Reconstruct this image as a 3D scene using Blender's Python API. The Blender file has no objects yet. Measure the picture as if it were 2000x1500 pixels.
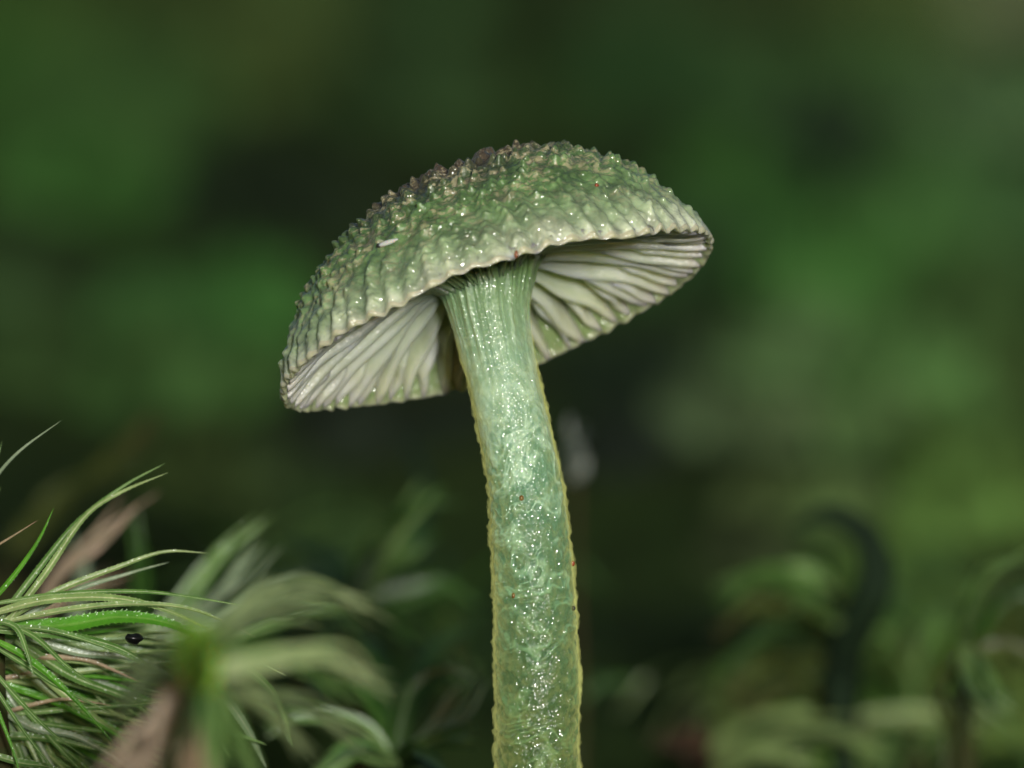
import bpy, math, random
import numpy as np
from mathutils import Vector, Matrix

# ----------------------------------------------------------------------------
# 1 unit = 1 mm.  Focus plane y = 0 shows 20 x 15 mm.  X right, Z up, Y away.
# ----------------------------------------------------------------------------
sc = bpy.context.scene
COL = sc.collection
sc.unit_settings.system = 'METRIC'
sc.unit_settings.scale_length = 0.001
D = 250.0                                   # camera to mushroom

cam_d = bpy.data.cameras.new('camera')
cam = bpy.data.objects.new('camera', cam_d)
COL.objects.link(cam)
cam.location = (0, -D, 0)
cam.rotation_euler = (math.radians(90), 0, 0)
cam_d.sensor_width = 36.0
cam_d.lens = 36.0 * D / 20.0
cam_d.clip_start = 1.0
cam_d.clip_end = 20000.0
cam_d.dof.use_dof = True
cam_d.dof.focus_distance = D - 1.6
APERTURE = 4.3
cam_d.dof.aperture_fstop = cam_d.lens * 1e-3 / APERTURE
cam_d.dof.aperture_blades = 0
sc.camera = cam

SUN_EL = math.radians(5.0)
SUN_AZ = math.radians(7.0)                  # a little to the right of the lens
S = Vector((math.sin(SUN_AZ) * math.cos(SUN_EL), -math.cos(SUN_AZ) * math.cos(SUN_EL), math.sin(SUN_EL)))
w = bpy.data.worlds.new('World')
sc.world = w
w.use_nodes = True
nt = w.node_tree
bg = nt.nodes['Background']
sky = nt.nodes.new('ShaderNodeTexSky')
sky.sky_type = 'NISHITA'
sky.sun_disc = False
sky.sun_elevation = SUN_EL
sky.sun_rotation = math.atan2(S.x, S.y)
nt.links.new(sky.outputs[0], bg.inputs[0])
bg.inputs[1].default_value = 0.08
sun_d = bpy.data.lights.new('sun', 'SUN')
sun_d.energy = 3.6
sun_d.angle = math.radians(5.0)
sun_d.color = (1.0, 0.99, 0.97)
sun = bpy.data.objects.new('sun', sun_d)
COL.objects.link(sun)
sun.rotation_euler = S.to_track_quat('Z', 'Y').to_euler()
sun.location = S * 300

sc.view_settings.view_transform = 'Standard'
sc.view_settings.look = 'None'
sc.view_settings.exposure = 0.0
sc.view_settings.gamma = 1.0
sc.view_settings.use_curve_mapping = False
sc.cycles.use_denoising = True
sc.cycles.sample_clamp_indirect = 6.0
sc.cycles.max_bounces = 8

rng = np.random.default_rng(11)
random.seed(5)


# ------------------------------------------------------------------ helpers
def px(x, y, depth=0.0):
    """Photograph pixel (2000 x 1500) at a depth behind the focus plane -> world point."""
    k = (D + depth) / D
    return Vector(((x - 1000) / 100 * k, depth, (750 - y) / 100 * k))


def lin(r, g, b):
    f = lambda c: ((c / 255 + .055) / 1.055) ** 2.4 if c > 10 else c / 255 / 12.92
    return (f(r), f(g), f(b), 1)


def make_mesh(name, V, F, attrs=None, smooth=True):
    V = np.ascontiguousarray(V, dtype=np.float32).reshape(-1, 3)
    F = np.ascontiguousarray(F, dtype=np.int32)
    k = F.shape[1]
    me = bpy.data.meshes.new(name)
    me.vertices.add(len(V))
    me.vertices.foreach_set('co', V.ravel())
    me.loops.add(F.size)
    me.loops.foreach_set('vertex_index', F.ravel())
    me.polygons.add(len(F))
    me.polygons.foreach_set('loop_start', np.arange(0, F.size, k, dtype=np.int32))
    me.polygons.foreach_set('loop_total', np.full(len(F), k, dtype=np.int32))
    me.polygons.foreach_set('use_smooth', np.full(len(F), smooth, dtype=bool))
    for an, av in (attrs or {}).items():
        a = me.attributes.new(an, 'FLOAT', 'POINT')
        a.data.foreach_set('value', np.ascontiguousarray(av, dtype=np.float32).ravel())
    me.update(calc_edges=True)
    me.validate()
    return me


def grid_faces(n, m, wrap_m=False):
    """Quads of an n x m vertex grid."""
    i = np.arange(n - 1)[:, None]
    mm = m if wrap_m else m - 1
    j = np.arange(mm)[None, :]
    j2 = (j + 1) % m
    return np.stack([i * m + j, i * m + j2, (i + 1) * m + j2, (i + 1) * m + j], -1).reshape(-1, 4)


def obj(name, me, m=None, parent=None, loc=None, kind=None):
    o = bpy.data.objects.new(name, me)
    COL.objects.link(o)
    if m is not None and me is not None:
        if not me.materials:
            me.materials.append(m)
        elif me.materials[0] != m:
            o.material_slots[0].link = 'OBJECT'
            o.material_slots[0].material = m
    if parent is not None:
        o.parent = parent
    if loc is not None:
        o.location = loc
    if kind:
        o['kind'] = kind
    return o


def thing(name, label, cat, loc=(0, 0, 0), group=None):
    o = bpy.data.objects.new(name, None)
    COL.objects.link(o)
    o.location = loc
    o.empty_display_size = 0.5
    o['label'] = label
    o['category'] = cat
    if group:
        o['group'] = group
    return o


def tag(o, label, cat, group=None):
    o['label'] = label
    o['category'] = cat
    if group:
        o['group'] = group
    return o


def _hash(ix, iy, iz, seed):
    with np.errstate(over='ignore'):
        h = (ix.astype(np.uint32) * np.uint32(374761393) + iy.astype(np.uint32) * np.uint32(668265263)
             + iz.astype(np.uint32) * np.uint32(2246822519) + np.uint32(seed * 3266489917 & 0xffffffff))
        h = (h ^ (h >> np.uint32(13))) * np.uint32(1274126177)
        h = h ^ (h >> np.uint32(16))
    return h.astype(np.float64) / 4294967295.0


def vnoise(P, seed=0):
    """Value noise in -1..1 at points P (N,3)."""
    f = np.floor(P)
    i = f.astype(np.int64)
    t = P - f
    t = t * t * t * (t * (t * 6 - 15) + 10)
    out = 0
    for dx in (0, 1):
        wx = t[:, 0] if dx else 1 - t[:, 0]
        for dy in (0, 1):
            wy = t[:, 1] if dy else 1 - t[:, 1]
            for dz in (0, 1):
                wz = t[:, 2] if dz else 1 - t[:, 2]
                out = out + wx * wy * wz * _hash(i[:, 0] + dx, i[:, 1] + dy, i[:, 2] + dz, seed)
    return out * 2 - 1


def fbm(P, seed=0, octaves=3, gain=.5):
    o, a, s = 0, 1.0, 1.0
    for k in range(octaves):
        o = o + a * vnoise(P * s, seed + k)
        a *= gain
        s *= 2.03
    return o


def catmull(P, n, u=None):
    """Smooth curve through the control points, sampled n times by chord length."""
    P = np.asarray(P, float)
    E = np.vstack([2 * P[0] - P[1], P, 2 * P[-1] - P[-2]])
    seg = np.sqrt((np.diff(P, axis=0) ** 2).sum(1))
    cum = np.concatenate([[0], np.cumsum(seg)])
    q = np.linspace(0, cum[-1], n) if u is None else np.asarray(u) * cum[-1]
    k = np.clip(np.searchsorted(cum, q, side='right') - 1, 0, len(P) - 2)
    t = ((q - cum[k]) / seg[k])[:, None]
    p0, p1, p2, p3 = E[k], E[k + 1], E[k + 2], E[k + 3]
    return .5 * (2 * p1 + (p2 - p0) * t + (2 * p0 - 5 * p1 + 4 * p2 - p3) * t ** 2
                 + (3 * p1 - p0 - 3 * p2 + p3) * t ** 3)


# ---------------------------------------------------------------- materials
def new_mat(name):
    m = bpy.data.materials.new(name)
    m.use_nodes = True
    n = m.node_tree.nodes
    return m, n, m.node_tree.links, n['Principled BSDF']


def node(n, t, **kw):
    x = n.new(t)
    for k, v in kw.items():
        setattr(x, k, v)
    return x


def ramp(n, l, src, stops, interp='LINEAR'):
    r = n.new('ShaderNodeValToRGB')
    r.color_ramp.interpolation = interp
    e = r.color_ramp.elements
    while len(e) < len(stops):
        e.new(.5)
    for k, (p, c) in enumerate(stops):
        e[k].position = p
        e[k].color = c if len(c) == 4 else (*c, 1)
    l.new(src, r.inputs[0])
    return r.outputs[0]


def noise(n, l, vec, scale, detail=3, rough=.55, dist=0.0):
    x = n.new('ShaderNodeTexNoise')
    x.inputs['Scale'].default_value = scale
    x.inputs['Detail'].default_value = detail
    x.inputs['Roughness'].default_value = rough
    x.inputs['Distortion'].default_value = dist
    l.new(vec, x.inputs['Vector'])
    return x.outputs['Fac']


def mixc(n, l, fac, a, b, mode='MIX'):
    x = n.new('ShaderNodeMix')
    x.data_type = 'RGBA'
    x.blend_type = mode
    for sock, v in ((x.inputs[0], fac), (x.inputs[6], a), (x.inputs[7], b)):
        if isinstance(v, (int, float)):
            sock.default_value = v
        elif isinstance(v, tuple):
            sock.default_value = v if len(v) == 4 else (*v, 1)
        else:
            l.new(v, sock)
    return x.outputs[2]


def math_(n, l, op, a, b=None, clamp=False):
    x = n.new('ShaderNodeMath')
    x.operation = op
    x.use_clamp = clamp
    for s, v in zip(x.inputs, (a, b)):
        if v is None:
            continue
        if isinstance(v, (int, float)):
            s.default_value = v
        else:
            l.new(v, s)
    return x.outputs[0]


def maprange(n, l, v, a, b, c=0.0, d=1.0):
    x = n.new('ShaderNodeMapRange')
    l.new(v, x.inputs[0])
    for k, q in enumerate((a, b, c, d)):
        x.inputs[k + 1].default_value = q
    return x.outputs[0]


def attr(n, name):
    x = n.new('ShaderNodeAttribute')
    x.attribute_name = name
    return x.outputs['Fac']


def objco(n):
    return n.new('ShaderNodeTexCoord').outputs['Object']


def bump(n, l, h, strength, dist, prev=None):
    b = n.new('ShaderNodeBump')
    b.inputs['Strength'].default_value = strength
    b.inputs['Distance'].default_value = dist
    l.new(h, b.inputs['Height'])
    if prev is not None:
        l.new(prev, b.inputs['Normal'])
    return b.outputs[0]


def beads(n, l, co, scale, rnd=1.0):
    """Height of little rounded beads."""
    v = n.new('ShaderNodeTexVoronoi')
    v.feature = 'F1'
    v.inputs['Scale'].default_value = scale
    v.inputs['Randomness'].default_value = rnd
    l.new(co, v.inputs['Vector'])
    d2 = math_(n, l, 'MULTIPLY', v.outputs['Distance'], v.outputs['Distance'])
    return math_(n, l, 'SUBTRACT', 1.0, d2)


def wet(n, l, p, co, weight, scale, nscale, rough, strength=.8):
    """A film of water beaded over the flesh."""
    if isinstance(weight, (int, float)):
        p.inputs['Coat Weight'].default_value = weight
    else:
        l.new(weight, p.inputs['Coat Weight'])
    p.inputs['Coat Roughness'].default_value = rough
    p.inputs['Coat IOR'].default_value = 1.8
    b = bump(n, l, beads(n, l, co, scale), strength, .46 / scale)
    b = bump(n, l, noise(n, l, co, nscale, 1, .5), strength, .009, b)
    l.new(b, p.inputs['Coat Normal'])


def mat_cap():
    m, n, l, p = new_mat('cap_skin')
    co = objco(n)
    rad = attr(n, 'rad')          # 0 centre .. 1 rim .. 2 underside centre
    wart = attr(n, 'wart')
    wob = math_(n, l, 'MULTIPLY', math_(n, l, 'SUBTRACT', noise(n, l, co, 1.3, 3), .5), .22)
    r2 = math_(n, l, 'ADD', rad, wob)
    top = ramp(n, l, r2, [(0.0, (.095, .064, .040)), (.29, (.080, .058, .032)), (.42, (.066, .086, .034)), (.55, (.093, .170, .055)),
                          (.72, (.138, .247, .082)), (.82, (.20, .305, .135)), (.92, (.33, .43, .24)), (1.0, (.60, .66, .46))])
    und = ramp(n, l, math_(n, l, 'SUBTRACT', rad, 1.0), [(0.0, (.58, .55, .38)), (.06, (.22, .30, .12)), (.3, (.18, .25, .10)), (1, (.25, .3, .16))])
    isu = math_(n, l, 'GREATER_THAN', rad, 1.0)
    # tan, flaky remains on the flanks of the warts
    mp = n.new('ShaderNodeMapping')
    mp.inputs['Rotation'].default_value = (0.3, -.5, .5)
    mp.inputs['Scale'].default_value = (1.0, 2.4, 2.2)
    l.new(co, mp.inputs['Vector'])
    fl = noise(n, l, mp.outputs[0], 4.6, 7, .75, .5)
    big = noise(n, l, co, 1.25, 2)
    thr = math_(n, l, 'ADD', fl, math_(n, l, 'MULTIPLY', math_(n, l, 'SUBTRACT', big, .5), .45))
    flk = maprange(n, l, thr, .535, .56)
    zone = ramp(n, l, rad, [(0.0, (.6,) * 3), (.55, (.8,) * 3), (.85, (.45,) * 3), (.97, (0,) * 3)])
    flk = math_(n, l, 'MULTIPLY', flk, zone)
    tan = mixc(n, l, noise(n, l, co, 5, 2), (.36, .30, .17), (.44, .40, .25))
    c = mixc(n, l, flk, top, tan)
    dark = maprange(n, l, noise(n, l, co, 2.1, 3), .38, .62, .66, 1.2)
    c = mixc(n, l, 1.0, c, dark, 'MULTIPLY')
    c = mixc(n, l, isu, c, und)
    l.new(c, p.inputs['Base Color'])
    p.inputs['Subsurface Weight'].default_value = .85
    p.inputs['Subsurface Radius'].default_value = (1.0, 1.0, .55)
    p.inputs['Subsurface Scale'].default_value = .26
    rr = mixc(n, l, flk, (.35,) * 3, (.6,) * 3)
    l.new(rr, p.inputs['Roughness'])
    b = bump(n, l, noise(n, l, co, 12, 4, .6), .5, .03)
    l.new(b, p.inputs['Normal'])
    wet(n, l, p, co, math_(n, l, 'SUBTRACT', 1.0, math_(n, l, 'MULTIPLY', flk, .6)), 11, 10, .12, 1.0)
    return m


def mat_gill():
    m, n, l, p = new_mat('gill_flesh')
    co = objco(n)
    a = attr(n, 'along')
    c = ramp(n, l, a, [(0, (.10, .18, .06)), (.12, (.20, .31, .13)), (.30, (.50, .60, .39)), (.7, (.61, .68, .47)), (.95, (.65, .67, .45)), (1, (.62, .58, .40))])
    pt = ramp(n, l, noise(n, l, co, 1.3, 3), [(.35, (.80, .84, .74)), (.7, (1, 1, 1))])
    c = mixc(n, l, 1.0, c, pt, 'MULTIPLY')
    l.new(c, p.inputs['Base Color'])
    p.inputs['Subsurface Weight'].default_value = 1.0
    p.inputs['Subsurface Radius'].default_value = (1, 1, .6)
    p.inputs['Subsurface Scale'].default_value = .8
    p.inputs['Roughness'].default_value = .4
    wet(n, l, p, co, .35, 16, 20, .22, .6)
    b = bump(n, l, beads(n, l, co, 22), .35, .012)
    b = bump(n, l, noise(n, l, co, 7, 3), .3, .03, b)
    l.new(b, p.inputs['Normal'])
    return m


def mat_stem():
    m, n, l, p = new_mat('stem_flesh')
    co = objco(n)
    t = attr(n, 't')              # 0 apex .. 1 base
    ridge = attr(n, 'ridge')
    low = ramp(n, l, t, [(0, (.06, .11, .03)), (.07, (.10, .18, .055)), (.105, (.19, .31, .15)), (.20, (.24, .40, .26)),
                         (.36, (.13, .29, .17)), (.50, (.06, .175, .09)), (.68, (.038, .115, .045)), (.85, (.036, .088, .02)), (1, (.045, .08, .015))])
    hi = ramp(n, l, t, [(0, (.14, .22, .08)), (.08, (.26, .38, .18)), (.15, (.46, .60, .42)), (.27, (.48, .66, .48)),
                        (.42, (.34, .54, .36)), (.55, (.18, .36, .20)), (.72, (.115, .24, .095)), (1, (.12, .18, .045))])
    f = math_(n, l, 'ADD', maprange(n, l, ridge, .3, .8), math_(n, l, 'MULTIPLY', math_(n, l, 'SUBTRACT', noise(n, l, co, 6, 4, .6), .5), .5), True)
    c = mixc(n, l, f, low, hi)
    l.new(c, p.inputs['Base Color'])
    p.inputs['Subsurface Weight'].default_value = .9
    p.inputs['Subsurface Radius'].default_value = (.9, 1.0, .5)
    p.inputs['Subsurface Scale'].default_value = .14
    p.inputs['Roughness'].default_value = .4
    b = bump(n, l, noise(n, l, co, 10, 3, .6), .5, .03)
    l.new(b, p.inputs['Normal'])
    p.inputs['Specular IOR Level'].default_value = .2
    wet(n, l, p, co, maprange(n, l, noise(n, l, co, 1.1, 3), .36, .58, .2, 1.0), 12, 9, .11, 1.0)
    return m


def mat_leaf(name, base, pale, tip=None, rough=.32, transl=.35, gloss=True):
    m, n, l, p = new_mat(name)
    co = objco(n)
    ac = attr(n, 'across')        # 0 midrib .. 1 margin
    al = attr(n, 'along')
    c = ramp(n, l, ac, [(0, pale), (.10, pale), (.26, base), (.9, base), (1, tuple(.6 * b + .4 * p_ for b, p_ in zip(base, pale)))])
    if tip is not None:
        c = mixc(n, l, maprange(n, l, al, .72, 1.0), c, tip)
    c = mixc(n, l, maprange(n, l, al, 0.0, .3, .55, 0.0), c, pale)
    pt = ramp(n, l, noise(n, l, co, 2.5, 4, .6), [(.3, (.62, .68, .55)), (.7, (1.15, 1.12, 1.1))])
    c = mixc(n, l, 1.0, c, pt, 'MULTIPLY')
    l.new(c, p.inputs['Base Color'])
    p.inputs['Roughness'].default_value = rough
    b = bump(n, l, noise(n, l, co, 22, 2), .5, .02)
    l.new(b, p.inputs['Normal'])
    wet(n, l, p, co, .22, 13, 13, .14, .6)
    tr = n.new('ShaderNodeBsdfTranslucent')
    l.new(c, tr.inputs['Color'])
    mx = n.new('ShaderNodeMixShader')
    mx.inputs[0].default_value = transl
    l.new(p.outputs[0], mx.inputs[1])
    l.new(tr.outputs[0], mx.inputs[2])
    l.new(mx.outputs[0], n['Material Output'].inputs['Surface'])
    return m


def mat_simple(name, col, col2=None, scale=1.0, rough=.7, bumpd=0.0, sss=0.0, vary=(.4, .65), spec=.5):
    m, n, l, p = new_mat(name)
    co = objco(n)
    if col2 is not None:
        c = ramp(n, l, noise(n, l, co, scale, 4), [(vary[0], col), (vary[1], col2)])
        l.new(c, p.inputs['Base Color'])
    else:
        p.inputs['Base Color'].default_value = (*col[:3], 1)
    p.inputs['Roughness'].default_value = rough
    p.inputs['Specular IOR Level'].default_value = spec
    if sss:
        p.inputs['Subsurface Weight'].default_value = 1
        p.inputs['Subsurface Scale'].default_value = sss
    if bumpd:
        l.new(bump(n, l, noise(n, l, co, scale * 3, 4), .8, bumpd), p.inputs['Normal'])
    return m


M_CAP, M_GILL, M_STEM = mat_cap(), mat_gill(), mat_stem()
L_GREEN = mat_leaf('moss_leaf_green', (.135, .28, .065), (.38, .50, .22), (.24, .38, .13))
L_BRIGHT = mat_leaf('moss_leaf_bright', (.11, .36, .025), (.18, .42, .06), rough=.28)
L_PALE = mat_leaf('moss_leaf_pale', (.28, .42, .14), (.52, .58, .28), (.36, .46, .19))
L_GREY = mat_leaf('moss_leaf_grey', (.32, .42, .27), (.50, .56, .40), rough=.25)
L_NEAR = mat_leaf('moss_leaf_near', (.42, .55, .24), (.60, .66, .42), (.42, .50, .26), rough=.4)
L_ROSY = mat_leaf('moss_leaf_rosy', (.56, .43, .32), (.64, .50, .38), (.5, .35, .27), rough=.6)
L_SILVER = mat_leaf('moss_leaf_silver', (.66, .70, .66), (.72, .76, .72), rough=.5)
L_RUST = mat_leaf('moss_leaf_rust', (.07, .035, .018), (.09, .05, .03), rough=.7)
L_FERN = mat_leaf('moss_leaf_fern', (.07, .165, .03), (.14, .24, .06), rough=.5)
L_LIME = mat_leaf('moss_leaf_lime', (.28, .52, .05), (.34, .56, .10), rough=.4)
L_DARK = mat_leaf('moss_leaf_dark', (.022, .065, .014), (.05, .10, .025), rough=.4)
L_MID = mat_leaf('moss_leaf_mid', (.04, .115, .018), (.09, .17, .04), rough=.4)
L_TAN = mat_leaf('moss_leaf_dry', (.46, .33, .21), (.55, .42, .28), (.42, .24, .17), rough=.5)
L_OLIVE = mat_leaf('moss_leaf_olive', (.075, .105, .02), (.15, .17, .05), (.11, .07, .03), rough=.5)
M_HOOK = mat_simple('dark_hook_shoot', (.008, .017, .008), (.013, .027, .011), 1.0, .8, spec=.1)
M_STALK = mat_simple('moss_stalk', (.035, .022, .010), (.03, .045, .012), 1.5, .8, .03, spec=.1)
M_TANSTALK = mat_simple('moss_dry_stalk', (.46, .33, .22), (.34, .22, .14), 1.2, .7, .03, spec=.2)


# ------------------------------------------------------------------- setting
BANK_Y0, BANK_SLOPE, G0 = 30.0, .108, -9.6


def ground_z(x, y, rough=True):
    x = np.asarray(x, float)
    y = np.asarray(y, float)
    t = np.clip(y - BANK_Y0, 0, 420)
    z = G0 + BANK_SLOPE * (np.sqrt(t * t + 64) - 8)
    if rough:
        P = np.stack([x * .05, y * .05, np.zeros_like(x)], -1).reshape(-1, 3)
        nz = fbm(P, 3, 4).reshape(x.shape)
        far = np.clip((y - 20) / 60, 0, 1)
        near = np.clip((40 - np.abs(y)) / 40, 0, 1) * 0
        z = z + nz * (.25 + 1.6 * far + near)
    return z


def gz(x, y):
    return float(ground_z(np.array([x]), np.array([y]))[0])


def on_bank(X, Y):
    """Where the sight line through photograph pixel X, Y meets the bank."""
    lo = None
    for yy in np.arange(-5, 460, 1.0):
        p = px(X, Y, yy)
        if gz(p.x, p.y) >= p.z:
            return p
    p = px(X, Y, 300)
    return p


def build_ground():
    def axis(a, b, step, far):
        core = np.arange(a, b + step / 2, step)
        g = np.geomspace(step * 2, far, 26)
        return np.concatenate([a - g[::-1], core, b + g])
    xs = axis(-70, 70, 1.2, 9000)
    ys = axis(-60, 330, 1.6, 9000)
    X, Y = np.meshgrid(xs, ys, indexing='ij')
    Z = ground_z(X, Y)
    me = make_mesh('ground', np.stack([X, Y, Z], -1), grid_faces(len(xs), len(ys))[:, ::-1])
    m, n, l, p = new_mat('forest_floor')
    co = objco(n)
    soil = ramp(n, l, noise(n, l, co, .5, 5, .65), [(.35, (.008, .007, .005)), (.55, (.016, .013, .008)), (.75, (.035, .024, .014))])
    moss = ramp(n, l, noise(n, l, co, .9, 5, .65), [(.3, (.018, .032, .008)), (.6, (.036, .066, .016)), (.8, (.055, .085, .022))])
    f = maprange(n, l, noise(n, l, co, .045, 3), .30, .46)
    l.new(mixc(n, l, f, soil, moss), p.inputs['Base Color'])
    p.inputs['Roughness'].default_value = .95
    p.inputs['Specular IOR Level'].default_value = .05
    l.new(bump(n, l, noise(n, l, co, 1.6, 5, .7), 1.0, .6), p.inputs['Normal'])
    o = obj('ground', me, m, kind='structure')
    o['label'] = 'dark forest floor rising to a mossy bank'
    return o


build_ground()


# ------------------------------------------------------------ moss leaf meshes
def leaf_geom(path, width, face=(0, -1, 0), fold=.35, n=22, teeth=0, base_w=.55, twist=0.0, thick=.0):
    """A narrow, channelled, tapering moss leaf swept along path. -> V, F, attrs"""
    C = catmull(path, n)
    T = np.gradient(C, axis=0)
    T /= np.linalg.norm(T, axis=1)[:, None] + 1e-9
    f = np.asarray(face, float)
    Sv = np.cross(T, f)
    Sv /= np.linalg.norm(Sv, axis=1)[:, None] + 1e-9
    N = np.cross(Sv, T)
    t = np.linspace(0, 1, n)
    if twist:
        ang = twist * t
        Sv, N = (Sv * np.cos(ang)[:, None] + N * np.sin(ang)[:, None],
                 N * np.cos(ang)[:, None] - Sv * np.sin(ang)[:, None])
    wd = width * (base_w + (1 - base_w) * np.sin(np.clip(t / .28, 0, 1) * math.pi / 2)) * (1 - t ** 1.7) ** .8 + width * .03
    across = np.array([-1, -.55, -.14, 0, .14, .55, 1])
    prof = np.array([.75, .22, .02, -.10, .02, .22, .75])
    V = (C[:, None, :] + Sv[:, None, :] * (across[None, :, None] * wd[:, None, None] * .5)
         + N[:, None, :] * (prof[None, :, None] * fold * wd[:, None, None] * .5))
    k = len(across)
    F = grid_faces(n, k)
    al = np.repeat(t, k)
    ac = np.tile(np.abs(across), n)
    V = V.reshape(-1, 3)
    if teeth:
        tv, tf, ta = [], [], []
        for s, col in ((-1, 0), (1, k - 1)):
            for q in range(teeth):
                u = .30 + .68 * (q + random.random() * .6) / teeth
                x = u * (n - 1)
                i = int(x)
                i2 = min(i + 1, n - 1)
                fr = x - i
                e = V[i * k + col] * (1 - fr) + V[i2 * k + col] * fr
                out = Sv[i] * s
                L = width * (.13 + .08 * random.random()) * (1 - .3 * u)
                b = len(V) + len(tv)
                inn = e - out * width * .05
                tv += [inn - T[i] * L * .55, inn + T[i] * L * .45, e + out * L * .75 + T[i] * L * .95, e + out * L * .3 + T[i] * L * .2 + N[i] * L * .25]
                tf.append([b, b + 1, b + 2, b + 3])
                ta += [u] * 4
        V = np.vstack([V, np.array(tv)])
        F = np.vstack([F, np.array(tf)])
        al = np.concatenate([al, ta])
        ac = np.concatenate([ac, np.ones(len(ta))])
    return V, F, {'along': al, 'across': ac}


def tube_geom(path, radii, n=24, m=10, noise_amp=0.0, seed=1):
    C = catmull(path, n)
    R = np.interp(np.linspace(0, 1, n), np.linspace(0, 1, len(radii)), radii)
    T = np.gradient(C, axis=0)
    T /= np.linalg.norm(T, axis=1)[:, None]
    ref = np.array([0.31, -.9, .2])
    A = np.cross(T, ref)
    A /= np.linalg.norm(A, axis=1)[:, None]
    B = np.cross(T, A)
    th = np.linspace(0, 2 * math.pi, m, endpoint=False)
    d = A[:, None, :] * np.cos(th)[None, :, None] + B[:, None, :] * np.sin(th)[None, :, None]
    V = C[:, None, :] + d * R[:, None, None]
    if noise_amp:
        nz = fbm(V.reshape(-1, 3) * 1.7, seed, 3).reshape(n, m)
        V = V + d * (nz * noise_amp)[:, :, None]
    V = V.reshape(-1, 3)
    F = grid_faces(n, m, True)
    # closed ends
    V = np.vstack([V, C[:1], C[-1:]])
    a, b = n * m, n * m + 1
    j = np.arange(m)
    c1 = np.stack([np.full(m, a), (j + 1) % m, j, np.full(m, a)], -1)
    c2 = np.stack([np.full(m, b), (n - 1) * m + j, (n - 1) * m + (j + 1) % m, np.full(m, b)], -1)
    return V, F, c1, c2


def poly_mesh(name, V, F, tris=None, attrs=None, smooth=True):
    """Quads plus triangles."""
    faces = [tuple(int(q) for q in f) for f in F]
    if tris is not None:
        faces += [tuple(int(q) for q in f[:3]) for f in tris]
    me = bpy.data.meshes.new(name)
    me.from_pydata([tuple(v) for v in V], [], faces)
    for an, av in (attrs or {}).items():
        a = me.attributes.new(an, 'FLOAT', 'POINT')
        a.data.foreach_set('value', np.ascontiguousarray(av, dtype=np.float32).ravel())
    me.polygons.foreach_set('use_smooth', np.full(len(faces), smooth, dtype=bool))
    me.update()
    return me


def tube(name, path, radii, m, parent, n=24, sides=10, noise_amp=0.0):
    V, F, c1, c2 = tube_geom(path, radii, n, sides, noise_amp)
    return obj(name, poly_mesh(name, V, F, np.vstack([c1, c2])), m, parent)


# shared leaf meshes for the shoots that are out of focus: from the origin up, arching to +X
LEAFS = []
for k in range(6):
    bend = .5 + .16 * k
    P = [(0, 0, 0), (.12 * bend, .02, .30), (.34 * bend, .05 * (k % 3 - 1), .58), (.66 * bend, .09 * (k % 3 - 1), .80 - .1 * bend),
         (1.0 * bend, .05, .95 - .35 * bend)]
    V, F, A = leaf_geom(P, .085 + .012 * (k % 3), face=(-1, 0, .3), fold=.5, n=12, twist=.5 * (k % 3 - 1))
    LEAFS.append(make_mesh('leaf', V, F, A))


def shoot(label, base, top, size, nleaf, mats, group=None, lean=(0, 0), spread=(25, 80), width=1.0, stem_r=.18, seed=0,
          from_t=.25, stalk=M_STALK, aim=None, name='moss_shoot', head=False):
    """A moss shoot standing on the ground: a stalk and separate curved leaves."""
    rnd = random.Random(seed)
    b = Vector(base)
    t = thing(name, label, 'moss', b, group)
    top = Vector(top) - b
    mid = top * .5 + Vector((lean[0], lean[1], 0))
    path = [(0, 0, -.35), tuple(mid * .5), tuple(mid), tuple(mid * .35 + top * .68), tuple(top)]
    tube('stalk', path, [stem_r * 1.2, stem_r, stem_r * .8, stem_r * .45], stalk, t, n=18, sides=8, noise_amp=.03)
    C = catmull(path, 60)
    for k in range(nleaf):
        u = from_t + (1 - from_t) * (k + rnd.random() * .5) / nleaf
        c = C[min(59, int(u * 59))]
        az = k * 2.39996 + rnd.uniform(-.4, .4)
        if aim is not None:
            az = aim[0] + rnd.uniform(-aim[1], aim[1])
        tilt = math.radians(spread[1] + (spread[0] - spread[1]) * u ** 1.3 + rnd.uniform(-14, 14))
        s = size * rnd.uniform(.7, 1.2) * (1 - .25 * max(0, u - .7) / .3)
        o = obj('leaf', LEAFS[rnd.randrange(6)], mats[rnd.randrange(len(mats))], t, c)
        R = Matrix.Rotation(az, 3, 'Z') @ Matrix.Rotation(tilt * .7, 3, 'Y')
        o.rotation_euler = R.to_euler()
        o.scale = (s, s * width, s)
    return t


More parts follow.
